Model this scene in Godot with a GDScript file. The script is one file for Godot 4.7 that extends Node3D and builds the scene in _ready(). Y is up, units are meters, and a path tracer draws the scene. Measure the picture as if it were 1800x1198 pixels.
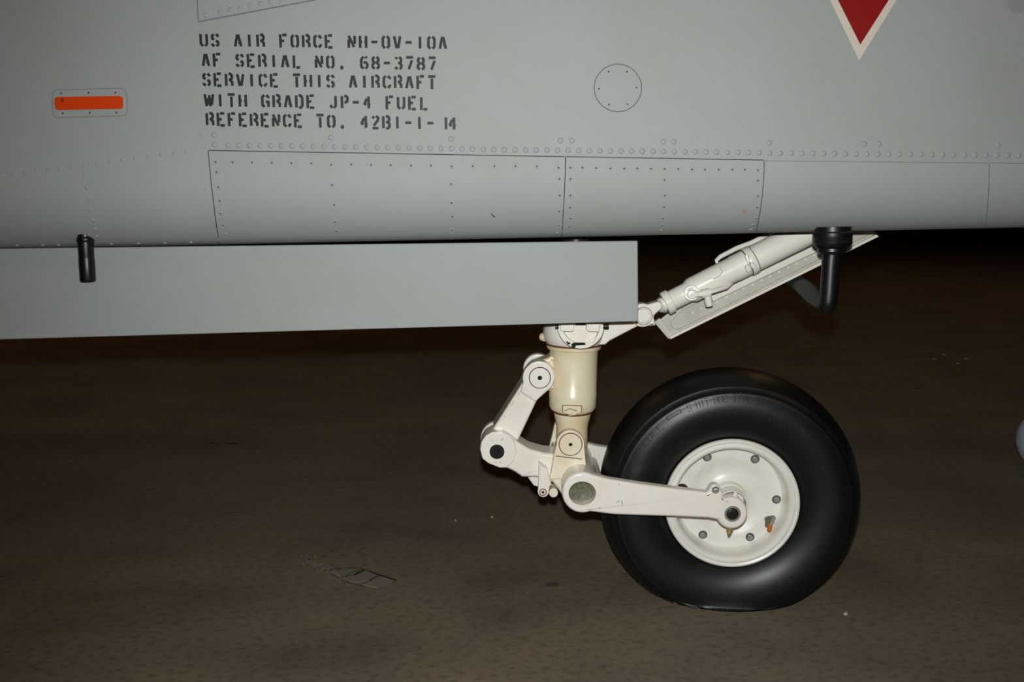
extends Node3D
# An aircraft nacelle with its main landing gear, flash-lit in a dark hangar.
# Metres, y up. The gear's middle plane is z = 0, the floor is y = 0, the camera looks towards -z.

const FOCAL := 1500.0            # focal length in pixels of an 1800 x 1198 frame
const CAM := Vector3(0, 1.145, 2.43)
const PITCH := 9.0

var fwd: Vector3
var up: Vector3
var M := {}
var aircraft: Node3D
var yb_l: Vector3
var yb_r: Vector3

# ------------------------------------------------------------------ mesh collector
class Geo:
	var v := PackedVector3Array()
	var n := PackedVector3Array()
	func tri(a: Vector3, b: Vector3, c: Vector3, na: Vector3, nb: Vector3, nc: Vector3) -> void:
		var f := (b - a).cross(c - a)
		if f.length_squared() < 1e-20: return
		if f.dot(na + nb + nc) > 0.0:
			v.append_array([a, c, b]); n.append_array([na, nc, nb])
		else:
			v.append_array([a, b, c]); n.append_array([na, nb, nc])
	func quad(a: Vector3, b: Vector3, c: Vector3, d: Vector3, na: Vector3, nb: Vector3, nc: Vector3, nd: Vector3) -> void:
		tri(a, b, c, na, nb, nc); tri(a, c, d, na, nc, nd)
	func flat(a: Vector3, b: Vector3, c: Vector3, d: Vector3, nn: Vector3) -> void:
		quad(a, b, c, d, nn, nn, nn, nn)
	func surface_on(m: ArrayMesh, mat: Material) -> void:
		if v.is_empty(): return
		var arr := []
		arr.resize(Mesh.ARRAY_MAX)
		arr[Mesh.ARRAY_VERTEX] = v
		arr[Mesh.ARRAY_NORMAL] = n
		m.add_surface_from_arrays(Mesh.PRIMITIVE_TRIANGLES, arr)
		m.surface_set_material(m.get_surface_count() - 1, mat)
	func mesh(mat: Material) -> ArrayMesh:
		var m := ArrayMesh.new()
		surface_on(m, mat)
		return m
	# a grid of points; normals from neighbours, turned away from the hint points
	func grid(p: Array, wrap_i: bool, wrap_j: bool, hint: Callable) -> void:
		var ni := p.size()
		var nj: int = p[0].size()
		var nn := []
		for i in ni:
			var row := PackedVector3Array()
			for j in nj:
				var i0 := (i - 1 + ni) % ni if wrap_i else maxi(i - 1, 0)
				var i1 := (i + 1) % ni if wrap_i else mini(i + 1, ni - 1)
				var j0 := (j - 1 + nj) % nj if wrap_j else maxi(j - 1, 0)
				var j1 := (j + 1) % nj if wrap_j else mini(j + 1, nj - 1)
				var c: Vector3 = (p[i1][j] - p[i0][j]).cross(p[i][j1] - p[i][j0])
				var away: Vector3 = hint.call(p[i][j], i, j)
				if c.length_squared() < 1e-18: c = away
				if c.dot(away) < 0.0: c = -c
				row.append(c.normalized())
			nn.append(row)
		for i in (ni if wrap_i else ni - 1):
			for j in (nj if wrap_j else nj - 1):
				var a := (i + 1) % ni
				var b := (j + 1) % nj
				quad(p[i][j], p[a][j], p[a][b], p[i][b], nn[i][j], nn[a][j], nn[a][b], nn[i][b])
	# profile: Array of Vector2(radius, distance along the axis); the outside lies left of its run when rising
	func lathe(profile: Array, o: Vector3, axis: Vector3, seg := 40, crease := 32.0) -> void:
		var e3 := axis.normalized()
		var e1 := e3.cross(Vector3.UP if absf(e3.y) < 0.9 else Vector3.RIGHT).normalized()
		var e2 := e3.cross(e1)
		var k := profile.size()
		var en := []
		for i in k - 1:
			var d: Vector2 = (profile[i + 1] - profile[i])
			en.append(Vector2(d.y, -d.x).normalized() if d.length() > 1e-9 else Vector2(1, 0))
		for i in k - 1:
			var n0: Vector2 = en[i]
			var n1: Vector2 = en[i]
			if i > 0 and rad_to_deg(absf(en[i - 1].angle_to(en[i]))) < crease: n0 = (en[i - 1] + en[i]).normalized()
			if i < k - 2 and rad_to_deg(absf(en[i + 1].angle_to(en[i]))) < crease: n1 = (en[i + 1] + en[i]).normalized()
			for s in seg:
				var a0 := TAU * s / seg
				var a1 := TAU * (s + 1) / seg
				var d0 := e1 * cos(a0) + e2 * sin(a0)
				var d1 := e1 * cos(a1) + e2 * sin(a1)
				var p0: Vector2 = profile[i]
				var p1: Vector2 = profile[i + 1]
				quad(o + d0 * p0.x + e3 * p0.y, o + d1 * p0.x + e3 * p0.y, o + d1 * p1.x + e3 * p1.y, o + d0 * p1.x + e3 * p1.y,
					d0 * n0.x + e3 * n0.y, d1 * n0.x + e3 * n0.y, d1 * n1.x + e3 * n1.y, d0 * n1.x + e3 * n1.y)
	# a tube along a path with its own radius at each point
	func tube(path: Array, radii: Array, seg := 14, caps := true, squash := 1.0) -> void:
		var p := []
		var e1 := Vector3.ZERO
		for i in path.size():
			var d: Vector3 = (path[mini(i + 1, path.size() - 1)] - path[maxi(i - 1, 0)]).normalized()
			if i == 0: e1 = d.cross(Vector3(0.31, 0.17, 0.93)).normalized()
			e1 = (e1 - d * e1.dot(d)).normalized()
			var e2 := d.cross(e1)
			var row := PackedVector3Array()
			for s in seg:
				var a := TAU * s / seg
				row.append(path[i] + (e1 * cos(a) * squash + e2 * sin(a)) * radii[i])
			p.append(row)
		grid(p, false, true, func(q, i, _j): return q - path[i])
		if caps:
			for k in [0, path.size() - 1]:
				var d: Vector3 = (path[0] - path[1] if k == 0 else path[k] - path[k - 1]).normalized()
				for s in seg: tri(path[k], p[k][s], p[k][(s + 1) % seg], d, d, d)
	# a plate: outline in x and y, from z0 (front) back to z1, its front edges rounded
	func plate(outer: PackedVector2Array, z0: float, z1: float, bevel := 0.003, hole := PackedVector2Array(), back_bevel := true) -> void:
		var o := outer.duplicate()
		if Geometry2D.is_polygon_clockwise(o): o.reverse()
		var nrm := vertex_normals(o)
		var inner := PackedVector2Array()
		for i in o.size(): inner.append(o[i] - nrm[i] * bevel)
		var cap := inner.duplicate()
		var base := o.duplicate()
		var h := hole.duplicate()
		if h.size():
			if not Geometry2D.is_polygon_clockwise(h): h.reverse()
			var best := [1e9, 0, 0]
			for i in cap.size():
				for j in h.size():
					var d := cap[i].distance_squared_to(h[j])
					if d < best[0]: best = [d, i, j]
			var joined := PackedVector2Array()
			var joined_base := PackedVector2Array()
			for i in best[1] + 1:
				joined.append(cap[i]); joined_base.append(base[i])
			for j in h.size() + 1:
				joined.append(h[(best[2] + j) % h.size()]); joined_base.append(h[(best[2] + j) % h.size()])
			for i in range(best[1], cap.size()):
				joined.append(cap[i]); joined_base.append(base[i])
			cap = joined
			base = joined_base
		var t := Geometry2D.triangulate_polygon(base)
		if t.is_empty(): printerr("a plate's outline could not be filled")
		for f in [[z0, Vector3.BACK], [z1, Vector3.FORWARD]]:
			for i in range(0, t.size(), 3):
				var a := cap[t[i]]
				var b := cap[t[i + 1]]
				var c := cap[t[i + 2]]
				tri(Vector3(a.x, a.y, f[0]), Vector3(b.x, b.y, f[0]), Vector3(c.x, c.y, f[0]), f[1], f[1], f[1])
		var k := o.size()
		for i in k:
			var j := (i + 1) % k
			var e := o[j] - o[i]
			var en := Vector2(e.y, -e.x).normalized()
			var ni := nrm[i].normalized() if nrm[i].normalized().dot(en) > 0.87 else en
			var nj := nrm[j].normalized() if nrm[j].normalized().dot(en) > 0.87 else en
			var ring := []
			for s in 4:
				var a := PI / 2 * s / 3.0
				ring.append([bevel * (1.0 - sin(a)), z0 - bevel * (1.0 - cos(a)), sin(a), cos(a)])
			for s in 4:
				var a := PI / 2 * (3 - s) / 3.0
				ring.append([bevel * (1.0 - sin(a)), z1 + bevel * (1.0 - cos(a)), sin(a), -cos(a)])
			for s in 7:
				var r0: Array = ring[s]
				var r1: Array = ring[s + 1]
				var a2: Vector2 = o[i] - nrm[i] * r0[0]
				var b2: Vector2 = o[j] - nrm[j] * r0[0]
				var c2: Vector2 = o[j] - nrm[j] * r1[0]
				var d2: Vector2 = o[i] - nrm[i] * r1[0]
				quad(Vector3(a2.x, a2.y, r0[1]), Vector3(b2.x, b2.y, r0[1]), Vector3(c2.x, c2.y, r1[1]), Vector3(d2.x, d2.y, r1[1]),
					Vector3(ni.x * r0[2], ni.y * r0[2], r0[3]), Vector3(nj.x * r0[2], nj.y * r0[2], r0[3]), Vector3(nj.x * r1[2], nj.y * r1[2], r1[3]), Vector3(ni.x * r1[2], ni.y * r1[2], r1[3]))
		for i in h.size():
			var j := (i + 1) % h.size()
			var e := h[j] - h[i]
			var en := Vector3(e.y, -e.x, 0).normalized()
			flat(Vector3(h[i].x, h[i].y, z0), Vector3(h[j].x, h[j].y, z0), Vector3(h[j].x, h[j].y, z1), Vector3(h[i].x, h[i].y, z1), en)
	static func vertex_normals(o: PackedVector2Array) -> PackedVector2Array:
		var out := PackedVector2Array()
		var k := o.size()
		for i in k:
			var e0 := (o[i] - o[(i - 1 + k) % k]).normalized()
			var e1 := (o[(i + 1) % k] - o[i]).normalized()
			var m := Vector2(e0.y, -e0.x) + Vector2(e1.y, -e1.x)
			m = m.normalized()
			var c := maxf(m.dot(Vector2(e0.y, -e0.x)), 0.5)
			out.append(m / c)
		return out

# ------------------------------------------------------------------ small helpers
func ray(px: float, py: float) -> Vector3:
	return fwd + Vector3.RIGHT * ((px - 900.0) / FOCAL) + up * ((599.0 - py) / FOCAL)

func at(px: float, py: float, z: float) -> Vector3:
	var d := ray(px, py)
	return CAM + d * ((z - CAM.z) / d.z)

func on_floor(px: float, py: float, y := 0.0) -> Vector3:
	var d := ray(px, py)
	return CAM + d * ((y - CAM.y) / d.y)

func scale_at(px: float, py: float, z: float) -> float:   # metres per pixel there
	return (at(px, py, z) - CAM).dot(fwd) / FOCAL

func flat_poly(pts: PackedVector2Array, z: float) -> PackedVector2Array:
	var out := PackedVector2Array()
	for p in pts:
		var q := at(p.x, p.y, z)
		out.append(Vector2(q.x, q.y))
	return out

func pts(a: Array) -> PackedVector2Array:
	var out := PackedVector2Array()
	for i in range(0, a.size(), 2): out.append(Vector2(a[i], a[i + 1]))
	return out

func disc(x: float, y: float, r: float, seg := 36, sy := 1.0) -> PackedVector2Array:
	var out := PackedVector2Array()
	for i in seg: out.append(Vector2(x + r * cos(TAU * i / seg), y + r * sy * sin(TAU * i / seg)))
	return out

func capsule(x0: float, y0: float, r0: float, x1: float, y1: float, r1: float) -> PackedVector2Array:
	var all := disc(x0, y0, r0, 40)
	all.append_array(disc(x1, y1, r1, 40))
	var h := Geometry2D.convex_hull(all)
	h.remove_at(h.size() - 1)
	return h

func join(a: PackedVector2Array, b: PackedVector2Array) -> PackedVector2Array:
	var best := a
	var size := -1.0
	for p in Geometry2D.merge_polygons(a, b):
		var box := Rect2(p[0], Vector2.ZERO)
		for q in p: box = box.expand(q)
		if box.get_area() > size:
			size = box.get_area(); best = p
	return best

func soften(p: PackedVector2Array, concave: float, convex := 0.0) -> PackedVector2Array:
	var q := p
	for d in [concave, -concave - convex, convex]:
		if absf(d) < 0.01: continue
		var r := Geometry2D.offset_polygon(q, d, Geometry2D.JOIN_ROUND)
		if r.size(): q = r[0]
	# drop points that nearly coincide
	var out := PackedVector2Array()
	for s in q:
		if out.is_empty() or out[out.size() - 1].distance_to(s) > 0.35: out.append(s)
	if out[0].distance_to(out[out.size() - 1]) < 0.35: out.remove_at(out.size() - 1)
	return out

func put(called: String, mesh: Mesh, parent: Node) -> MeshInstance3D:
	var o := MeshInstance3D.new()
	o.name = called
	o.mesh = mesh
	parent.add_child(o, true)
	return o

func part(called: String, g: Geo, mat: Material, parent: Node) -> MeshInstance3D:
	return put(called, g.mesh(mat), parent)

func structure(called: String, mesh: Mesh) -> MeshInstance3D:
	var o := put(called, mesh, self)
	o.set_meta("kind", "structure")
	return o

func tag(o: Node, label: String, category: String, group := "") -> void:
	o.set_meta("label", label)
	o.set_meta("category", category)
	if group: o.set_meta("group", group)

func plate_px(called: String, outline: PackedVector2Array, z0: float, z1: float, bevel: float, mat: Material, parent: Node, hole := PackedVector2Array()) -> MeshInstance3D:
	var g := Geo.new()
	g.plate(flat_poly(outline, z0), z0, z1, bevel, flat_poly(hole, z0) if hole.size() else hole)
	return part(called, g, mat, parent)

func noise_tex(freq: float, ramp: Array, sed: int, size := 512, octaves := 4) -> NoiseTexture2D:
	var f := FastNoiseLite.new()
	f.seed = sed
	f.frequency = freq
	f.noise_type = FastNoiseLite.TYPE_SIMPLEX_SMOOTH
	f.fractal_octaves = octaves
	var t := NoiseTexture2D.new()
	t.width = size; t.height = size
	t.seamless = true
	t.noise = f
	if ramp.size():
		var gr := Gradient.new()
		gr.offsets = PackedFloat32Array(ramp.map(func(e): return e[0]))
		gr.colors = PackedColorArray(ramp.map(func(e): return e[1]))
		t.color_ramp = gr
	return t

func mat(called: String, c: Color, rough: float, metal := 0.0) -> StandardMaterial3D:
	var m := StandardMaterial3D.new()
	m.resource_name = called
	m.albedo_color = c
	m.roughness = rough
	m.metallic = metal
	return m

func mottled(called: String, ramp: Array, freq: float, metres: float, rough: float, sed: int) -> StandardMaterial3D:
	var m := mat(called, Color.WHITE, rough)
	m.albedo_texture = noise_tex(freq, ramp, sed)
	m.uv1_triplanar = true
	m.uv1_world_triplanar = true
	m.uv1_scale = Vector3.ONE / metres
	return m

# ------------------------------------------------------------------ the nacelle's skin
func belly(x: float) -> float:
	return lerpf(yb_l.y, yb_r.y, (x - yb_l.x) / (yb_r.x - yb_l.x))

func side_z(x: float, y: float) -> float:
	var yc := belly(x) + 0.17
	if y >= yc:
		return 0.34 - 0.10 * pow(maxf(0.0, y - 1.32), 2.0)
	var t := (yc - y) / 0.17
	return -10.0 if t > 0.999 else 0.18 + 0.16 * sqrt(1.0 - t * t)

func skin(px: float, py: float) -> Vector3:
	var d := ray(px, py)
	var t0 := (0.37 - CAM.z) / d.z
	var t1 := (0.185 - CAM.z) / d.z
	for i in 26:
		var t := (t0 + t1) * 0.5
		var p := CAM + d * t
		if p.z > side_z(p.x, p.y): t0 = t
		else: t1 = t
	return CAM + d * t1

func skin_normal(p: Vector3) -> Vector3:
	var e := 0.002
	var dy := side_z(p.x, p.y + e) - side_z(p.x, p.y)
	var dx := side_z(p.x + e, p.y) - side_z(p.x, p.y)
	return Vector3(-dx / e, -dy / e, 1.0).normalized()

func on_skin(px: float, py: float, off: float) -> Vector3:
	var p := skin(px, py)
	return p + skin_normal(p) * off

# a flat print or thin sheet that follows the skin
func skin_poly(g: Geo, poly: PackedVector2Array, off: float) -> void:
	var t := Geometry2D.triangulate_polygon(poly)
	if t.is_empty(): printerr("a print's outline could not be filled")
	for i in range(0, t.size(), 3): skin_tri(g, poly[t[i]], poly[t[i + 1]], poly[t[i + 2]], off)

func skin_tri(g: Geo, a: Vector2, b: Vector2, c: Vector2, off: float) -> void:
	var ab := a.distance_to(b)
	var bc := b.distance_to(c)
	var ca := c.distance_to(a)
	if maxf(ab, maxf(bc, ca)) > 26.0:
		if ab >= bc and ab >= ca:
			skin_tri(g, a, (a + b) * 0.5, c, off); skin_tri(g, (a + b) * 0.5, b, c, off)
		elif bc >= ca:
			skin_tri(g, a, b, (b + c) * 0.5, off); skin_tri(g, a, (b + c) * 0.5, c, off)
		else:
			skin_tri(g, a, b, (a + c) * 0.5, off); skin_tri(g, (a + c) * 0.5, b, c, off)
		return
	var pa := skin(a.x, a.y)
	var pb := skin(b.x, b.y)
	var pc := skin(c.x, c.y)
	var na := skin_normal(pa)
	var nb := skin_normal(pb)
	var nc := skin_normal(pc)
	g.tri(pa + na * off, pb + nb * off, pc + nc * off, na, nb, nc)

# a closed thin line round an outline
func skin_loop(g: Geo, poly: PackedVector2Array, half: float, off: float) -> void:
	var vn := Geo.vertex_normals(poly)
	for i in poly.size():
		var j := (i + 1) % poly.size()
		skin_tri(g, poly[i] - vn[i] * half, poly[i] + vn[i] * half, poly[j] + vn[j] * half, off)
		skin_tri(g, poly[i] - vn[i] * half, poly[j] + vn[j] * half, poly[j] - vn[j] * half, off)

func skin_line(g: Geo, line: PackedVector2Array, half: float, off: float) -> void:
	for poly in Geometry2D.offset_polyline(line, half, Geometry2D.JOIN_MITER, Geometry2D.END_BUTT):
		skin_poly(g, poly, off)

# a sheet between four pixel corners with cuts, standing proud of the skin, with edges
func skin_sheet(g: Geo, c: Array, off: float, nu: int, nv: int) -> void:
	var rows := []
	var norms := []
	for i in nu + 1:
		var r := []
		var rn := []
		for j in nv + 1:
			var u := float(i) / nu
			var v := float(j) / nv
			var p: Vector2 = c[0].lerp(c[1], u).lerp(c[3].lerp(c[2], u), v)
			p.x += bow(v) * c[4].lerp(c[5], u).x if c.size() > 4 else 0.0
			var q := skin(p.x, p.y)
			var nq := skin_normal(q)
			r.append(q + nq * off); rn.append(nq)
		rows.append(r); norms.append(rn)
	for i in nu:
		for j in nv:
			g.quad(rows[i][j], rows[i + 1][j], rows[i + 1][j + 1], rows[i][j + 1], norms[i][j], norms[i + 1][j], norms[i + 1][j + 1], norms[i][j + 1])
	for i in nu:
		for e in [[0, Vector3.UP], [nv, Vector3.DOWN]]:
			var a: Vector3 = rows[i][e[0]]
			var b: Vector3 = rows[i + 1][e[0]]
			g.flat(a, b, b - norms[i + 1][e[0]] * (off + 0.001), a - norms[i][e[0]] * (off + 0.001), e[1])
	for j in nv:
		for e in [[0, Vector3.LEFT], [nu, Vector3.RIGHT]]:
			var a: Vector3 = rows[e[0]][j]
			var b: Vector3 = rows[e[0]][j + 1]
			g.flat(a, b, b - norms[e[0]][j + 1] * (off + 0.001), a - norms[e[0]][j] * (off + 0.001), e[1])

func bow(v: float) -> float:
	return v * v

# ------------------------------------------------------------------ stencil lettering: strokes on a 4 x 8 grid
const GLYPHS := {
	"A": "1.7,0 0,8|2.3,0 4,8|2.2,5.4 3.2,5.4", "B": "0,0 0,8|1.7,0 3,0 3.9,1 3.9,2.9 3,3.9 1.7,3.9|3.2,4.1 4,5 4,6.9 3,8 1.7,8",
	"C": "1.4,0 0,1.4 0,6.6 1.4,8|2.7,0 4,1.3 4,2.2|4,5.8 4,6.7 2.7,8", "D": "0,0 0,8|1.7,0 3,0 4,1.4 4,6.6 3,8 1.7,8",
	"E": "0,-0.4 0,8.4|1.4,0 4.3,0|0,3.9 2.5,3.9|1.4,8 4.3,8", "F": "0,-0.4 0,8.4|1.4,0 4.3,0|0,3.9 2.5,3.9",
	"G": "1.4,0 0,1.4 0,6.6 1.4,8|2.7,0 4,1.3 4,2.2|2.2,4.6 4,4.6 4,8", "H": "0,0 0,8|4,0 4,8|0,4 1.4,4|2.8,4 4,4",
	"I": "2,0 2,8", "J": "3.6,0 3.6,6.4 2.5,8|0.1,6 1.3,8", "L": "0.4,0 0.4,8.4|1.8,8 4.4,8", "N": "0,2.4 0,8|0,0 3.5,7.6|4,0 4,5.4",
	"O": "1.3,0 0,1.4 0,6.6 1.3,8|2.7,0 4,1.4 4,6.6 2.7,8", "P": "0.3,0 0.3,8|1.9,0 3.2,0 4,1 4,3.1 3.2,4.1 1.9,4.1",
	"R": "0,0 0,8|1.7,0 3,0 3.9,1 3.9,2.9 3,3.9 1.7,3.9|2.9,4.4 4,5.6 4,8", "S": "1.4,0 0.1,1.1 0.1,2.8 1.3,3.7|2.7,0 3.9,1 3.9,1.9|2.5,4.2 3.9,5.2 3.9,6.9 2.7,8|0,6.2 0.1,7 1.3,8",
	"T": "-0.4,0 4.4,0|2,1.35 2,8.4", "U": "0,0 0,6.4 1.4,8|4,0 4,6.4 2.8,8", "V": "0,0 1.6,8|4,0 2.5,8", "W": "-0.6,0 0.5,8|1.9,2.5 1.2,7|2.4,0.5 3.0,8|4.9,0 3.9,7", "Y": "0,0 2,4 2,8|4,0 2.8,2.6",
	"0": "1.3,0 0,1.4 0,6.6 1.3,8|2.7,0 4,1.4 4,6.6 2.7,8", "1": "2,0 2,8", "2": "0.2,1.6 1.3,0|2.6,0 3.9,1 3.9,2.5 0.9,6.4|0,8 4,8",
	"3": "0.3,1.2 1.3,0|2.6,0 3.9,1 3.9,2.8 3,3.8 1.9,3.8|3.2,4 4,5 4,6.8 2.8,8|0,6.5 1.3,8", "4": "3,0 3,8|1.9,1.4 0.2,5 1.6,5.5|3,5.5 4.2,5.5",
	"6": "1.5,0 0,2 0,6.6 1.4,8|2.7,0 3.8,1.1|1.4,3.8 2.8,3.8 4,4.9 4,6.6 2.7,8", "7": "-0.3,0 4.3,0|3.6,1.9 1.4,8",
	"8": "1.3,0 0.2,1.1 0.2,2.8 1.2,3.9 0,5.1 0,6.8 1.3,8|2.7,0 3.8,1.1 3.8,2.8 2.8,3.9 4,5.1 4,6.8 2.7,8", "-": "-0.1,4 4,4", "!": "5.0,0 5.0,8", ".": "2,7.3 2,7.9",
}

func strokes(ch: String) -> Array:
	var out := []
	for s in GLYPHS.get(ch, "").split("|", false):
		var line := PackedVector2Array()
		for p in s.split(" ", false):
			var xy: PackedStringArray = p.split(",")
			line.append(Vector2(float(xy[0]), float(xy[1])))
		out.append(line)
	return out

# x and y of the first letter's top left corner, then of the last letter's, the letter size, the lean at either end
func stencil_row(text: String, x0: float, y0: float, x1: float, y1: float, lean0: float, lean1: float) -> void:
	var cell := 9.5 / 3.6
	for i in text.length():
		if text[i] == " ": continue
		var g := Geo.new()
		var u := i / (text.length() - 1.0)
		var o := Vector2(lerpf(x0, x1, u) + 1.9, lerpf(y0, y1, u) + 1.9)
		var lean := lerpf(lean0, lean1, u)
		for line in strokes(text[i]):
			var w := PackedVector2Array()
			for p in line: w.append(o + Vector2(p.x * cell + p.y * cell * lean, p.y * cell))
			var half := 3.0 if text[i] == "." else 2.4
			for poly in Geometry2D.offset_polyline(w, half, Geometry2D.JOIN_ROUND, Geometry2D.END_ROUND if text[i] == "." else Geometry2D.END_BUTT):
				skin_poly(g, poly, 0.0005)
		part("stencil_letter", g, M.ink, nacelle)

# ------------------------------------------------------------------ repeated fasteners
var nacelle: MeshInstance3D
var rivet_mesh: ArrayMesh
var screw_mesh: ArrayMesh

func dome_mesh(r: float, h: float, m: Material) -> ArrayMesh:
	var g := Geo.new()
	g.lathe([Vector2(r, -0.001), Vector2(r, h * 0.15), Vector2(r * 0.86, h * 0.62), Vector2(r * 0.5, h * 0.92), Vector2(0, h)], Vector3.ZERO, Vector3.UP, 12, 50)
	return g.mesh(m)

func fastener(called: String, mesh: Mesh, px: float, py: float, off := 0.0, grow := 1.0, parent: Node = nacelle) -> void:
	var o := put(called, mesh, parent)
	var p := skin(px, py)
	var n := skin_normal(p)
	var e := n.cross(Vector3.RIGHT).normalized()
	o.transform = Transform3D(Basis(e.cross(n).normalized() * -grow, n * grow, e * grow), p + n * off)
	if o.transform.basis.determinant() < 0.0: o.transform.basis.x *= -1.0

func row(called: String, mesh: Mesh, x0: float, y0: float, x1: float, y1: float, count: int, off := 0.0, grow := 1.0) -> void:
	for i in count:
		var u := i / maxf(count - 1.0, 1.0)
		fastener(called, mesh, lerpf(x0, x1, u), lerpf(y0, y1, u), off, grow)

func each(called: String, mesh: Mesh, a: Array, off := 0.0, grow := 1.0) -> void:
	for i in range(0, a.size(), 2): fastener(called, mesh, a[i], a[i + 1], off, grow)

# ================================================================== the scene
func _ready() -> void:
	# camera, sky, flash, hangar lamps, exposure
	fwd = Vector3(0, -sin(deg_to_rad(PITCH)), -cos(deg_to_rad(PITCH)))
	up = Vector3(0, cos(deg_to_rad(PITCH)), -sin(deg_to_rad(PITCH)))
	var cam := Camera3D.new()
	cam.name = "camera"
	cam.fov = rad_to_deg(2.0 * atan(599.0 / FOCAL))
	cam.near = 0.05; cam.far = 200.0
	add_child(cam)
	cam.look_at_from_position(CAM, CAM + fwd, Vector3.UP)
	cam.current = true
	var env := Environment.new()
	env.background_mode = Environment.BG_COLOR
	env.background_color = Color(0.01, 0.008, 0.006)
	env.tonemap_mode = Environment.TONE_MAPPER_LINEAR
	env.tonemap_exposure = 1.0
	env.sdfgi_enabled = true
	env.ssao_enabled = true
	env.ssil_enabled = true
	var we := WorldEnvironment.new()
	we.name = "environment"
	we.environment = env
	add_child(we)
	var flash := SpotLight3D.new()
	flash.name = "camera_flash"
	flash.light_color = Color(0.985, 1.0, 1.0)
	flash.light_energy = 4.8
	flash.spot_range = 60.0
	flash.spot_attenuation = 2.0
	flash.spot_angle = 56.0
	flash.spot_angle_attenuation = 1.0
	flash.light_size = 0.02
	flash.shadow_enabled = true
	add_child(flash)
	flash.look_at_from_position(CAM + Vector3(0.0, 0.10, 0.0), CAM + Vector3(0, 0.10, 0) + fwd + Vector3(0.09, 0.0, 0.0), Vector3.UP)
	make_materials()
	for x in [-6.0, 6.0]:
		for z in [-9.0, 5.0]: ceiling_lamp(Vector3(x, 8.6, z), ("deep in the hangar" if z < 0 else "on the near side of the aircraft") + (" towards the nose" if x < 0 else " towards the tail"))
	make_hangar()
	aircraft = Node3D.new()
	aircraft.name = "aircraft"
	add_child(aircraft)
	tag(aircraft, "grey painted aircraft nacelle with black stencilled lettering, standing on one white landing gear wheel", "aircraft")
	yb_l = at(0, 438.5, 0.2)
	yb_r = at(1800, 400.5, 0.2)
	make_nacelle()
	make_skin_details()
	make_gear_door()
	make_strut()
	make_actuator()
	make_wheel()
	make_masts()
	make_floor_things()

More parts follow.
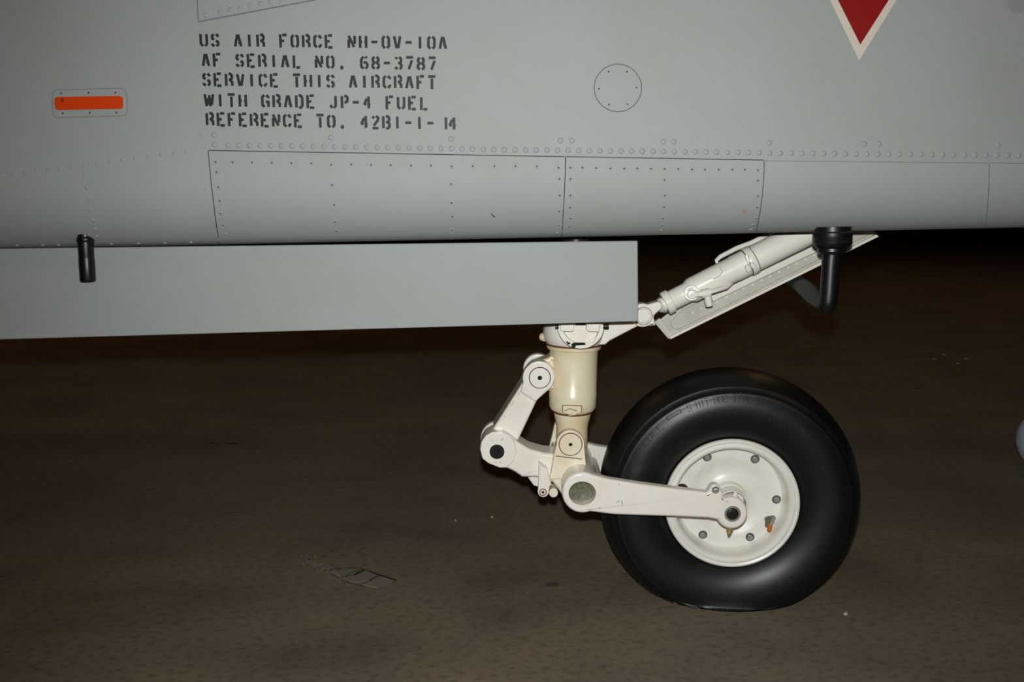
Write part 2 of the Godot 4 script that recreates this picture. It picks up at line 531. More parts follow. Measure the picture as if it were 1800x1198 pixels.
func make_materials() -> void:
	var grey := func(v: float, dr := 0.0, db := 0.0): return Color(v + dr, v + 0.012, v + db)
	M.grey = mottled("aircraft grey paint", [[0.0, grey.call(0.590, 0.0, -0.006)], [0.5, grey.call(0.602, -0.002, -0.002)], [1.0, grey.call(0.609, -0.003, 0.006)]], 0.006, 1.4, 0.72, 3)
	M.sealant = mat("dirty seam sealant", Color(0.20, 0.20, 0.185), 0.8)
	M.ink = mat("black stencil paint", Color(0.085, 0.09, 0.09), 0.6)
	M.orange = mat("orange plastic strip", Color(0.84, 0.25, 0.03), 0.35)
	M.red = mat("red paint", Color(0.52, 0.03, 0.027), 0.45)
	M.cream_print = mat("white printed border", Color(0.80, 0.755, 0.69), 0.5)
	M.white = mottled("glossy white enamel", [[0.0, Color(0.915, 0.88, 0.82)], [0.35, Color(0.935, 0.905, 0.855)], [1.0, Color(0.945, 0.92, 0.875)]], 0.008, 0.6, 0.24, 5)
	M.wheel_white = mottled("wheel enamel", [[0.0, Color(0.885, 0.865, 0.81)], [0.5, Color(0.915, 0.90, 0.86)], [1.0, Color(0.92, 0.91, 0.875)]], 0.010, 0.4, 0.32, 8)
	M.cream = mottled("yellowed white enamel", [[0.0, Color(0.83, 0.73, 0.53)], [0.3, Color(0.88, 0.81, 0.66)], [0.65, Color(0.90, 0.85, 0.73)], [1.0, Color(0.92, 0.885, 0.80)]], 0.007, 0.5, 0.27, 11)
	M.ivory = mottled("ivory enamel", [[0.0, Color(0.885, 0.82, 0.69)], [0.4, Color(0.915, 0.87, 0.78)], [1.0, Color(0.935, 0.90, 0.83)]], 0.007, 0.5, 0.27, 37)
	M.rust = mat("rusty grease", Color(0.42, 0.24, 0.11), 0.7)
	M.beige = mottled("grey primer", [[0.0, Color(0.72, 0.70, 0.645)], [1.0, Color(0.81, 0.795, 0.75)]], 0.01, 0.4, 0.45, 13)
	M.black = mat("black rubber hose", Color(0.04, 0.045, 0.045), 0.38)
	M.strap = mat("dark green strap", Color(0.19, 0.205, 0.195), 0.55)
	M.rubber = mottled("tyre rubber", [[0.0, Color(0.035, 0.038, 0.040)], [0.6, Color(0.045, 0.05, 0.052)], [1.0, Color(0.07, 0.074, 0.077)]], 0.02, 0.3, 0.42, 17)
	M.mark = mat("tyre lettering rubber", Color(0.02, 0.02, 0.021), 0.6)
	M.steel = mat("dull steel", Color(0.60, 0.595, 0.58), 0.42, 0.45)
	M.dark_steel = mat("dark steel", Color(0.22, 0.20, 0.185), 0.4, 0.6)
	M.hole = mat("dark hole", Color(0.05, 0.045, 0.04), 0.9)
	M.olive = mottled("olive primer", [[0.0, Color(0.30, 0.27, 0.15)], [0.4, Color(0.38, 0.37, 0.27)], [1.0, Color(0.52, 0.54, 0.50)]], 0.03, 0.2, 0.5, 19)
	M.brass = mat("yellowed brass fitting", Color(0.70, 0.61, 0.40), 0.35, 0.4)
	M.cap = mat("orange plastic cap", Color(0.70, 0.38, 0.07), 0.45)
	M.pod = mat("blue grey paint", Color(0.78, 0.84, 0.88), 0.5)
	M.pink = mat("faded pink paint", Color(0.58, 0.57, 0.565), 0.5)
	M.wall = mat("dark hangar cladding", Color(0.30, 0.27, 0.24), 0.85)
	M.lamp = mat("lamp diffuser", Color(1, 0.85, 0.65), 0.6)
	M.lamp.emission_enabled = true
	M.lamp.emission = Color(1.0, 0.72, 0.42)
	M.lamp.emission_energy_multiplier = 1.2
	var f := mottled("stained concrete", [[0.0, Color(0.33, 0.328, 0.322)], [0.3, Color(0.40, 0.398, 0.39)], [0.55, Color(0.435, 0.432, 0.422)], [0.8, Color(0.452, 0.448, 0.438)], [1.0, Color(0.50, 0.495, 0.482)]], 0.008, 3.1, 0.72, 23)
	f.uv1_scale = Vector3(0.55, 0.55, 0.9) / 2.0
	f.detail_enabled = true
	f.detail_blend_mode = BaseMaterial3D.BLEND_MODE_MUL
	f.detail_albedo = noise_tex(0.09, [[0.0, Color(0.68, 0.68, 0.68)], [0.45, Color(0.95, 0.945, 0.94)], [1.0, Color(1, 1, 1)]], 29, 1024, 5)
	f.uv2_triplanar = true
	f.uv2_world_triplanar = true
	f.uv2_scale = Vector3(1.3, 1.3, 2.2)
	f.albedo_color = Color(1.0, 0.905, 0.775)
	f.rim_enabled = true
	f.rim = 0.16
	f.rim_tint = 1.0
	M.floor = f
	M.scar = mottled("worn concrete", [[0.0, Color(0.41, 0.38, 0.345)], [1.0, Color(0.51, 0.475, 0.435)]], 0.05, 0.25, 0.85, 31)
	M.scar_dark = mat("dirty crack", Color(0.27, 0.235, 0.195), 0.9)

func box_mesh(size: Vector3, m: Material) -> BoxMesh:
	var b := BoxMesh.new()
	b.size = size
	b.material = m
	return b

func ceiling_lamp(p: Vector3, where: String) -> void:
	var o := Node3D.new()
	o.name = "ceiling_lamp"
	o.position = p
	add_child(o, true)
	tag(o, "warm high bay lamp, " + where, "lamp", "hangar roof lamps")
	var g := Geo.new()
	g.lathe([Vector2(0.08, 0.4), Vector2(0.1, 0.3), Vector2(0.62, 0.02), Vector2(0.62, 0.0), Vector2(0.6, 0.0)].map(func(q): return Vector2(q.x, q.y)), Vector3.ZERO, Vector3.UP, 32)
	g.lathe([Vector2(0.02, 0.9), Vector2(0.02, 0.35)], Vector3.ZERO, Vector3.UP, 10)
	part("lamp_housing", g, M.wall, o)
	put("diffuser", box_mesh(Vector3(0.8, 0.02, 0.8), M.lamp), o)
	var a := AreaLight3D.new()
	a.name = "lamp_light"
	a.area_size = Vector2(0.8, 0.8)
	a.light_color = Color(1.0, 0.78, 0.52)
	a.light_energy = 3.6
	a.area_range = 60.0
	a.area_attenuation = 2.0
	a.shadow_enabled = true
	a.rotation_degrees.x = -90
	a.position.y = -0.03
	o.add_child(a)

func make_hangar() -> void:
	var fl := structure("floor", box_mesh(Vector3(44, 0.3, 44), M.floor))
	fl.position = Vector3(0, -0.15, -3)
	var c := structure("ceiling", box_mesh(Vector3(44.6, 0.3, 44.6), M.wall))
	c.position = Vector3(0, 9.65, -3)
	for w in [["wall_back", Vector3(0, 4.75, -25.15), Vector3(44, 9.5, 0.3)], ["wall_front", Vector3(0, 4.75, 19.15), Vector3(44, 9.5, 0.3)], ["wall_left", Vector3(-22.15, 4.75, -3), Vector3(0.3, 9.5, 44.6)], ["wall_right", Vector3(22.15, 4.75, -3), Vector3(0.3, 9.5, 44.6)]]:
		var o := structure(w[0], box_mesh(w[2], M.wall))
		o.position = w[1]

func make_nacelle() -> void:
	var p := []
	var inside := []
	for i in 81:
		var x := lerpf(-3.8, 3.8, i / 80.0)
		var yb := belly(x)
		var yc := yb + 0.17
		var half := []
		for k in 15:
			var a := deg_to_rad(82.0 - 82.0 * k / 14.0)
			half.append(Vector2(0.18 + 0.16 * cos(a), yc - 0.17 * sin(a)))
		for k in 14:
			var y := lerpf(yc, 1.80, (k + 1) / 14.0)
			half.append(Vector2(side_z(x, y), y))
		var top: float = half[half.size() - 1].x
		for k in 8:
			var a := PI / 2 * (k + 1) / 8.0
			half.append(Vector2(top * cos(a), 1.80 + 0.16 * sin(a)))
		var r := PackedVector3Array()
		var r2 := PackedVector3Array()
		for q in half:
			r.append(Vector3(x, q.y, q.x)); r2.append(Vector3(x, minf(q.y + 0.004, 1.95), q.x - 0.008))
		for k in range(half.size() - 2, -1, -1):
			r.append(Vector3(x, half[k].y, -half[k].x)); r2.append(Vector3(x, minf(half[k].y + 0.004, 1.95), -half[k].x + 0.008))
		p.append(r); inside.append(r2)
	var g := Geo.new()
	g.grid(p, false, false, func(q: Vector3, _i, _j): return q - Vector3(q.x, clampf(q.y, 1.25, 1.6), 0))
	g.grid(inside, false, false, func(q: Vector3, _i, _j): return Vector3(q.x, clampf(q.y, 1.25, 1.6), 0) - q)
	var e: int = p[0].size() - 1
	for i in [0, 80]:      # end bulkheads
		var out3 := Vector3.LEFT if i == 0 else Vector3.RIGHT
		for j in e / 2: g.flat(p[i][j], p[i][j + 1], p[i][e - j - 1], p[i][e - j], out3)
	for i in 80:
		for j in [0, e]: g.flat(p[i][j], p[i + 1][j], inside[i + 1][j], inside[i][j], Vector3.DOWN)
	nacelle = part("nacelle", g, M.grey, aircraft)

func make_skin_details() -> void:
	rivet_mesh = dome_mesh(0.0066, 0.0038, M.grey)
	var small_rivet := dome_mesh(0.0044, 0.0026, M.grey)
	screw_mesh = ArrayMesh.new()
	var g := Geo.new()
	g.lathe([Vector2(0.0052, -0.001), Vector2(0.0052, 0.0002), Vector2(0.0047, 0.0008), Vector2(0.0021, 0.0008)], Vector3.ZERO, Vector3.UP, 12)
	g.surface_on(screw_mesh, M.grey)
	g = Geo.new()
	g.lathe([Vector2(0.0021, 0.0008), Vector2(0.0016, 0.0001), Vector2(0, 0.0001)], Vector3.ZERO, Vector3.UP, 10)
	g.surface_on(screw_mesh, M.sealant)
	var pin_mesh := ArrayMesh.new()
	g = Geo.new()
	g.lathe([Vector2(0.0028, -0.001), Vector2(0.0028, 0.0004), Vector2(0, 0.0004)], Vector3.ZERO, Vector3.UP, 10)
	g.surface_on(pin_mesh, M.sealant)
	# belly access panels, each a sheet proud of the skin with its dirty seam
	var panels := [
		[[Vector2(367, 265), Vector2(993, 276), Vector2(991, 414), Vector2(381, 426.5), Vector2(5, 0), Vector2(-4, 0)], true],
		[[Vector2(995, 276), Vector2(1342, 282), Vector2(1342, 406.5), Vector2(992, 414), Vector2(-4, 0), Vector2(-14, 0)], true],
		[[Vector2(1344, 283.5), Vector2(1737, 287), Vector2(1739, 398), Vector2(1344, 406.5), Vector2(-14, 0), Vector2(-8, 0)], false],
		[[Vector2(1739, 287), Vector2(2100, 290), Vector2(2100, 390), Vector2(1741, 398), Vector2(-8, 0), Vector2(0, 0)], false],
	]
	var grey_seam := mat("grey seam", Color(0.42, 0.43, 0.42), 0.7)
	for q in panels:
		var m := ArrayMesh.new()
		g = Geo.new()
		skin_sheet(g, q[0], 0.0012, 12, 14)
		g.surface_on(m, M.grey)
		var c: Array = q[0]
		g = Geo.new()
		var wide := 0.75 if q[1] else 0.45
		var left := PackedVector2Array()
		var right := PackedVector2Array()
		for k in 13:
			var v := k / 12.0
			left.append(c[0].lerp(c[3], v) + Vector2(bow(v) * c[4].x - 0.8, 0))
			right.append(c[1].lerp(c[2], v) + Vector2(bow(v) * c[5].x + 0.8, 0))
		var top := PackedVector2Array()
		for k in 13: top.append(c[0].lerp(c[1], k / 12.0) + Vector2(0, -0.8))
		skin_line(g, left, wide, 0.0013)
		skin_line(g, right, wide * 0.7, 0.0013)
		skin_line(g, top, wide, 0.0013)
		g.surface_on(m, M.sealant if q[1] else grey_seam)
		put("access_panel", m, nacelle)
	# the riveted patch cut by the top of the frame
	g = Geo.new()
	var mp := ArrayMesh.new()
	skin_sheet(g, [Vector2(345, -90), Vector2(800, -90), Vector2(800, -47), Vector2(350, 37)], 0.0014, 8, 4)
	g.surface_on(mp, M.grey)
	g = Geo.new()
	skin_line(g, pts([343, -90, 348.5, 38]), 1.0, 0.0004)
	skin_line(g, pts([349, 38.5, 575, -4]), 1.0, 0.0004)
	g.surface_on(mp, grey_seam)
	put("doubler_plate", mp, nacelle)
	each("rivet", rivet_mesh, [362, 27, 387, 22, 405, 18, 422, 15, 440, 11, 458, 7, 476, 3, 495, 0], 0.0014, 0.85)
	# raised rivet rows
	fastener("rivet", rivet_mesh, 377, 254)
	row("rivet", rivet_mesh, 401, 255, 794, 261, 22)
	row("rivet", rivet_mesh, 812, 262, 1353, 268.5, 30)
	row("rivet", rivet_mesh, 1371.5, 269, 1790, 273, 23)
	each("rivet", rivet_mesh, [376, 237, 582, 242, 793, 244, 985, 247, 1005, 247, 1166, 249, 1184, 249, 1352, 251, 1519, 253, 1545, 253, 1754, 255])
	row("rivet", small_rivet, 2, 308.5, 125, 293.5, 7)
	row("rivet", small_rivet, 148, 290.5, 328, 266, 9)
	each("rivet", small_rivet, [149, 306, 152, 329, 155, 349, 159, 369, 164, 387, 167, 402, 171, 415, 30, 431, 75, 430.5, 103, 430, 196, 428.5, 244, 427.5, 290, 426.5, 336, 425.5])
	each("rivet", small_rivet, [361, 333, 353, 237, 338, 40], 0.0, 0.7)
	# screws of the panels
	each("screw", screw_mesh, [379.5, 285, 409.5, 285, 443, 285.5, 478, 286, 512.5, 286.5, 547.5, 287, 582.5, 289.5, 617.5, 289, 652.5, 290, 687, 290, 722.5, 291, 757.5, 291, 794, 293, 831, 292, 869, 292, 906, 292, 944, 293, 982, 295,
		381, 302.5, 384, 329, 387, 352.5, 388, 375, 392.5, 395, 396, 411, 584, 325, 587.5, 359, 589, 389, 592, 405, 793, 323, 794, 356, 795, 380, 795, 403, 983, 314, 984, 343, 983, 371, 982, 395, 980, 409], 0.0012)
	each("screw", screw_mesh, [1002.7, 295, 1002.7, 314, 1002.7, 343, 1002, 364, 1002.7, 383, 1000.7, 397, 1024, 295, 1048, 295.5, 1073, 296, 1097, 296, 1120, 296, 1144, 296.5, 1168, 297, 1192, 297, 1216, 297.5, 1239, 298, 1263, 298, 1287, 298, 1309, 298, 1332, 299,
		1168, 316, 1169, 343, 1167, 363, 1165, 383, 1164, 395, 1162, 405, 1332, 317, 1332, 344, 1331, 364, 1328, 383, 1324, 395, 1320, 403], 0.0012)
	# round cover
	var mc := ArrayMesh.new()
	g = Geo.new()
	skin_poly(g, disc(1086, 154.5, 41.0, 48), 0.0006)
	g.surface_on(mc, M.grey)
	g = Geo.new()
	skin_loop(g, disc(1086, 154.5, 41.6, 64), 0.55, 0.0007)
	g.surface_on(mc, M.sealant)
	put("round_cover", mc, nacelle)
	each("screw", pin_mesh, [1070, 126, 1102, 126, 1053, 156, 1119, 154, 1070.5, 184, 1103, 183], 0.0006, 0.75)
	# orange strip light in its bezel
	var bez := soften(pts([92, 158, 222, 155, 225, 203, 94, 207]), 0.0, 9.0)
	var mb := ArrayMesh.new()
	g = Geo.new()
	skin_poly(g, bez, 0.0012)
	g.surface_on(mb, M.grey)
	g = Geo.new()
	skin_loop(g, bez, 0.6, 0.0013)
	g.surface_on(mb, mat("worn seam", Color(0.46, 0.46, 0.44), 0.8))
	put("light_bezel", mb, nacelle)
	var strip := soften(pts([97.5, 171, 216.5, 169, 217.5, 191.5, 99, 193.5]), 0.0, 5.0)
	g = Geo.new()
	var centre := skin(157, 181)
	var nc := skin_normal(centre)
	skin_poly(g, strip, 0.006)
	for i in strip.size():
		var a := strip[i]
		var b := strip[(i + 1) % strip.size()]
		var mid := (a + b) * 0.5
		var out3 := (skin(mid.x, mid.y) - centre).normalized()
		g.flat(on_skin(a.x, a.y, 0.006), on_skin(b.x, b.y, 0.006), on_skin(b.x, b.y, 0.001), on_skin(a.x, a.y, 0.001), out3)
	var lt := part("strip_light", g, M.orange, nacelle)
	lt.set_meta("label", "orange strip light")
	fastener("screw", pin_mesh, 112, 177, 0.006, 1.2)
	each("screw", pin_mesh, [108, 164, 156, 163, 203, 163, 111, 199, 158, 198, 205, 198], 0.0012, 0.8)
	# painted marks
	stencil_row("US AIR FORCE NH-OV-10A", 350.5, 58, 771, 62.8, 0.06, 0.01)
	stencil_row("AF SERIAL NO. 68-3787", 354, 92.8, 752.5, 99.7, 0.06, 0.01)
	stencil_row("SERVICE THIS AIRCRAFT", 355.5, 127.4, 752, 132.6, 0.05, 0.01)
	stencil_row("WITH GRADE JP-4 FUEL", 359.5, 163.6, 737.5, 169, 0.05, 0.01)
	stencil_row("REFERENCE TO. 42B1-1-!4", 361.5, 197, 788, 204.5, 0.05, 0.02)
	var mt := ArrayMesh.new()
	g = Geo.new()
	skin_poly(g, pts([1510, 106, 1393, -137, 1661.5, -137]), 0.0004)
	g.surface_on(mt, M.cream_print)
	g = Geo.new()
	skin_poly(g, pts([1512, 78.5, 1413.5, -118, 1637.5, -118]), 0.0008)
	g.surface_on(mt, M.red)
	var tri := put("warning_triangle", mt, nacelle)
	tri.set_meta("label", "red downward triangle with a white border")
	g = Geo.new()
	skin_poly(g, disc(1787, 6, 17, 24), 0.0005)
	part("faded_plug", g, M.pink, nacelle)
	g = Geo.new()
	skin_poly(g, pts([862, 374, 865, 375, 871, 381, 868, 381]), 0.0016)
	part("paint_chip", g, M.sealant, nacelle)
	g = Geo.new()
	skin_poly(g, disc(1308, 371, 5, 12, 0.8), 0.0015)
	part("stain", g, mat("faint orange stain", Color(0.62, 0.56, 0.46), 0.6), nacelle)

func make_gear_door() -> void:
	# a folded sheet-metal door hanging under the near edge of the nacelle
	var zt := 0.235
	var out := soften(pts([-330, 441, 1121, 423, 1122, 564.5, -330, 606]), 0.0, 1.5)
	var g := Geo.new()
	g.plate(flat_poly(out, zt), zt, zt - 0.014, 0.0022)
	var door := part("gear_door", g, M.grey, aircraft)
	g = Geo.new()
	g.plate(flat_poly(pts([-320, 560, 1112, 535, 1112, 548, -320, 574]), zt - 0.014), zt - 0.014, zt - 0.035, 0.002)
	part("stiffener", g, M.beige, door)
	# hinge arms that carry it from the belly
	for x in [180.0, 620.0, 1010.0]:
		g = Geo.new()
		g.plate(flat_poly(pts([x, 440, x + 26, 440, x + 26, 456, x, 456]), zt - 0.014), zt - 0.014, -0.03, 0.002)
		g.plate(flat_poly(pts([x, 380, x + 26, 380, x + 26, 456, x, 456]), -0.03), -0.025, -0.05, 0.002)
		part("hinge_arm", g, M.black, door)

func ring_lathe(called: String, p: Vector3, axis: Vector3, r: float, w: float, m: Material, parent: Node) -> void:
	var g := Geo.new()
	var prof := []
	for i in 9:
		var a := TAU * i / 8.0
		prof.append(Vector2(r + w * cos(a), w * sin(a)))
	g.lathe(prof, p, axis, 40, 60)
	part(called, g, m, parent)

# a round pin head with a dark centre hole and a rusty seat, facing the camera
func pin_head(called: String, px: float, py: float, z: float, r_px: float, hole_px: float, h: float, m: Material, parent: Node, rusty := true) -> MeshInstance3D:
	var s := scale_at(px, py, z)
	var o := at(px, py, z)
	var g := Geo.new()
	var r := r_px * s
	var hr := hole_px * s
	g.lathe([Vector2(r, -h), Vector2(r, -0.001), Vector2(r - 0.001, 0), Vector2(hr, 0), Vector2(hr, -0.0012)], o, Vector3.BACK, 32)
	var mm := g.mesh(m)
	g = Geo.new()
	g.lathe([Vector2(hr, -0.0012), Vector2(0, -0.0012)], o, Vector3.BACK, 16)
	g.surface_on(mm, M.hole)
	if rusty:
		g = Geo.new()
		g.lathe([Vector2(r + 0.0026, -h), Vector2(r + 0.0024, -h + 0.0010), Vector2(r, -h + 0.0010)], o, Vector3.BACK, 32)
		g.surface_on(mm, M.rust)
	return put(called, mm, parent)

func make_strut() -> void:
	var s := scale_at(1008, 660, 0)
	var top := at(1010, 540, 0)
	var bot := at(1005, 775, 0)
	var ax := (bot - top).normalized()
	var y_of := func(py: float) -> float: return (at(1008, py, 0) - top).dot(ax)
	var prof := func(a: Array) -> Array:
		var out := []
		for i in range(a.size() - 2, -1, -2): out.append(Vector2(a[i] * s, -y_of.call(a[i + 1])))
		return out
	# upper housing that goes up into the gear bay
	var g := Geo.new()
	g.lathe(prof.call([0, 426, 46, 426, 46, 500, 50, 545, 53.5, 572, 54.5, 586, 53, 595, 48, 602, 40, 604]), top, -ax, 56)
	var trunnion := Geo.new()
	trunnion.lathe(prof.call([0, 340, 24, 340, 24, 430]), top, -ax, 32)
	var strut := part("shock_strut", g, M.white, aircraft)
	strut.set_meta("label", "white enamelled shock strut with yellowed lower cylinder")
	part("trunnion", trunnion, M.dark_steel, strut)
	g = Geo.new()
	g.lathe(prof.call([40, 602, 47, 603, 48, 607, 47, 611, 42, 613]), top, -ax, 56)
	part("strut_collar", g, M.cream, strut)
	g = Geo.new()
	g.lathe(prof.call([47, 601.5, 49.0, 602.2, 49.4, 603.6, 48.6, 605, 47, 605.5]), top, -ax, 56)
	part("rust_ring", g, M.rust, strut)
	g = Geo.new()
	g.lathe(prof.call([43.5, 611, 42.5, 616, 42, 625, 41.5, 686, 42, 687, 41.5, 712, 38.5, 718, 33, 719]), top, -ax, 56)
	part("cylinder", g, M.cream, strut)
	g = Geo.new()
	g.lathe(prof.call([33, 717, 33, 724, 32, 730, 29, 742, 28, 748, 28, 800, 0, 800]), top, -ax, 48)
	part("piston", g, M.cream, strut)
	g = Geo.new()
	g.lathe(prof.call([33, 720.5, 34.5, 721.5, 34.5, 723, 33, 724]), top, -ax, 48)
	part("wire_clamp", g, M.rust, strut)
	plate_px("clamp_bracket", soften(pts([988, 713, 1022, 714, 1022, 725, 1014, 727, 1010, 731, 1000, 731, 996, 727, 988, 724]), 1, 1), 0.075, 0.05, 0.002, M.cream, strut)
	var gb := Geo.new()
	for e in [[990, 712, 1023, 713], [989, 712, 989, 724], [1023, 713, 1022, 725], [992, 722, 1002, 718], [1002, 718, 1014, 722], [996, 728, 1012, 730]]:
		gb.tube([at(e[0], e[1], 0.0755), at(e[2], e[3], 0.0755)], [0.001, 0.001], 6)
	part("lock_wire", gb, M.rust, strut)
	# left boss and grease nipple
	g = Geo.new()
	g.lathe([Vector2(0.010, -0.05), Vector2(0.014, -0.012), Vector2(0.010, 0.0), Vector2(0.004, 0.004), Vector2(0, 0.004)], at(950, 592, 0.0), Vector3(-1, 0, 0.1), 18, 60)
	part("boss", g, M.cream, strut)
	# hinge bracket on the housing's front
	var u_out := PackedVector2Array([Vector2(980, 560)])
	var u_in := PackedVector2Array([Vector2(988, 560)])
	for i in 25:
		var a := PI - PI * i / 24.0
		u_out.append(Vector2(1021 + 41 * cos(a), 572 + 41 * sin(a)))
		u_in.append(Vector2(1021 + 32 * cos(a), 572 + 31 * sin(a)))
	u_out.append(Vector2(1062, 560)); u_in.append(Vector2(1054, 560))
	var horseshoe := u_out.duplicate()
	var rev := u_in.duplicate(); rev.reverse()
	horseshoe.append_array(rev)
	var grime := Geo.new()
	for outl in [u_out, u_in]:
		var path := []
		var rad := []
		for q in outl:
			path.append(at(q.x, q.y, 0.101 if outl == u_out else 0.1)); rad.append(0.0009)
		grime.tube(path, rad, 5)
	part("grime_line", grime, M.sealant, strut)
	var hb := plate_px("hinge_bracket", horseshoe, 0.105, 0.06, 0.002, M.white, strut)
	hb.name = "hinge_bracket"
	plate_px("bracket_bowl", u_in, 0.0965, 0.06, 0.004, M.white, strut)
	plate_px("hinge_lug", soften(pts([985, 555, 1009, 555, 1009, 581, 1004, 583, 985, 582]), 0, 2), 0.125, 0.08, 0.003, M.white, strut)
	plate_px("hinge_lug", soften(pts([1031, 555, 1054, 555, 1054, 583, 1036, 583, 1031, 580]), 0, 2), 0.125, 0.08, 0.003, M.white, strut)
	g = Geo.new()
	g.tube([at(976, 574, 0.105), at(982, 574, 0.105)], [0.006, 0.006], 8)
	g.tube([at(1060, 573, 0.105), at(1070, 573, 0.105)], [0.0075, 0.0075], 6)
	g.tube([at(1012, 568, 0.095), at(1030, 568, 0.095)], [0.006, 0.006], 8)
	part("hinge_bolt", g, M.dark_steel, strut)
	g = Geo.new()
	g.plate(flat_poly(soften(pts([1004, 605, 1008, 602, 1028, 602, 1030, 606, 1012, 607, 1011, 611, 1006, 611]), 0.5, 0.8), 0.106), 0.1056, 0.103, 0.0002)
	g.plate(flat_poly(soften(pts([993, 598, 999, 601, 1004, 603, 999, 606]), 0.3, 0.6), 0.106), 0.1056, 0.103, 0.0002)
	part("chipped_paint", g, M.hole, strut)
	# arm to the drag brace
	var arm := soften(pts([1030, 552, 1130, 538, 1140, 560, 1134, 569, 1121, 573.5, 1072, 599, 1064, 606, 1030, 606]), 5, 3)
	plate_px("brace_arm", arm, 0.045, -0.02, 0.006, M.white, strut)
	# torque link lugs on the cylinder
	var lug := join(capsule(948, 660, 25, 1000, 655, 36), pts([966, 626, 1010, 622, 1010, 700, 985, 700]))
	plate_px("link_lug", soften(lug, 8, 4), 0.034, -0.034, 0.008, M.cream, strut)
	# upper torque link: front eye, box arm, rear eye
	var armp := soften(pts([921, 668, 934, 650, 968, 676, 943, 706, 908, 780, 893, 792, 864, 776, 866, 754]), 3, 3)
	var link := plate_px("torque_link", armp, 0.058, -0.05, 0.008, M.white, aircraft)
	var eye := soften(join(capsule(948, 662, 27.5, 946, 664, 27.5), pts([921, 665, 915, 690, 941, 706, 970, 680])), 3, 2)
	plate_px("link_eye", eye, 0.072, 0.032, 0.005, M.white, link)
	g = Geo.new()
	g.plate(flat_poly(soften(disc(948, 662, 27.5), 0, 1), 0.072), -0.045, -0.075, 0.005)
	part("link_eye", g, M.white, link)
	pin_head("link_pin", 949, 664, 0.0745, 18, 4, 0.0035, M.white, link)
	# trailing link: near bellcrank, swept back
	var crank := soften(pts([843, 790, 845, 777, 852, 766, 864, 759, 884, 759, 897, 765, 909, 776, 930, 789, 955, 796, 985, 799, 1004, 808, 1004, 856, 980, 854, 962, 843, 945, 839, 918, 839, 905, 830, 893, 824, 879, 822, 858, 814, 847, 806]), 6, 4)
	var tl := plate_px("trailing_arm", crank, 0.082, -0.01, 0.010, M.white, aircraft)
	tl.set_meta("label", "white trailing arm and fork that carries the wheel")
	plate_px("crank_boss", soften(pts([844, 790, 846, 777, 853, 766, 865, 759, 883, 759, 895, 765, 905, 778, 908, 795, 902, 812, 890, 822, 878, 822, 858, 814, 848, 806]), 0, 3), 0.090, 0.04, 0.004, M.white, tl)
	pin_head("pivot_bolt", 873.5, 794, 0.0945, 13, 7.5, 0.010, M.black, tl, false)
	# far boss of the same pivot
	g = Geo.new()
	g.plate(flat_poly(disc(873, 790, 31), 0.082), -0.03, -0.06, 0.005)
	part("crank_boss", g, M.white, tl)
	# lug plate under the piston
	var yoke := join(capsule(1002.5, 781, 25, 1002.5, 783, 25), pts([978, 778, 1027, 778, 1031, 824, 1026, 842, 966, 842, 971, 806]))
	plate_px("yoke_plate", soften(yoke, 3, 2), 0.092, 0.064, 0.003, M.ivory, tl)
	g = Geo.new()
	g.plate(flat_poly(soften(yoke, 3, 2), 0.092), -0.064, -0.092, 0.003)
	part("yoke_plate", g, M.ivory, tl)
	plate_px("yoke_body", soften(pts([974, 800, 1030, 800, 1034, 826, 1060, 838, 1056, 862, 1020, 896, 996, 884, 982, 862, 966, 842]), 5, 5), 0.086, -0.10, 0.012, M.ivory, tl)
	pin_head("yoke_pin", 1003, 781, 0.0945, 19.5, 3.2, 0.0028, M.ivory, tl)
	g = Geo.new()
	g.tube([at(977, 801, 0.0925), at(1023, 806.5, 0.0925)], [0.0012, 0.0012], 6)
	g.tube([at(1027.5, 778, 0.0915), at(1031, 820, 0.0915)], [0.001, 0.001], 6)
	g.tube([at(979, 775, 0.0915), at(968, 832, 0.0915)], [0.0007, 0.0007], 6)
	part("rust_line", g, M.rust, tl)
	# small bracket under the crank
	plate_px("bracket", soften(join(capsule(955, 864, 9.8, 958, 850, 9), pts([947, 813, 962, 824, 970, 853, 946, 858])), 2, 1), 0.112, 0.08, 0.003, M.white, tl)
	pin_head("bracket_bolt", 954.5, 865, 0.1135, 5.2, 2.4, 0.0018, M.ivory, tl)
	plate_px("bracket_boss", disc(973, 866, 8), 0.075, 0.03, 0.002, M.ivory, tl)
	plate_px("bracket", soften(pts([926, 836, 948, 838, 948, 856, 938, 853]), 0, 2), 0.05, 0.03, 0.003, M.white, tl)
	# fork arms
	var outline := join(capsule(1024, 866, 36, 1024.5, 866, 36), pts([1000, 838, 1018, 831, 1040, 834, 1070, 842, 1120, 850, 1180, 858, 1230, 864, 1266, 869, 1280, 925, 1262, 914, 1245, 911, 1200, 909, 1140, 907, 1080, 905, 1040, 900, 1012, 892]))
	outline = join(outline, disc(1287, 902, 28))
	outline = join(outline, capsule(1258, 861, 9.5, 1258, 872, 15))
	outline = soften(outline, 4, 2)
	var hole := disc(1023.5, 866.5, 24, 36, 0.86)
	var zf := 0.182
	plate_px("fork_arm", outline, zf, zf - 0.036, 0.009, M.white, tl, hole)
	var g2 := Geo.new()
	g2.plate(flat_poly(outline, zf), -zf + 0.036, -zf, 0.009)
	part("fork_arm", g2, M.white, tl)
	# the arm's root runs back to the yoke
	var root := Geo.new()
	var so := scale_at(1024, 866, zf)
	var oc := at(1024, 866, zf)
	root.lathe([Vector2(35 * so, -2.0 * zf + 0.03), Vector2(35 * so, -0.03)], oc, Vector3.BACK, 40)
	part("pivot_tube", root, M.white, tl)
	var inner := Geo.new()
	inner.lathe([Vector2(24 * so, -0.024), Vector2(20 * so, -0.027), Vector2(0, -0.029)], oc, Vector3.BACK, 32, 60)
	part("tube_plug", inner, M.olive, tl)
	var sg := Geo.new()
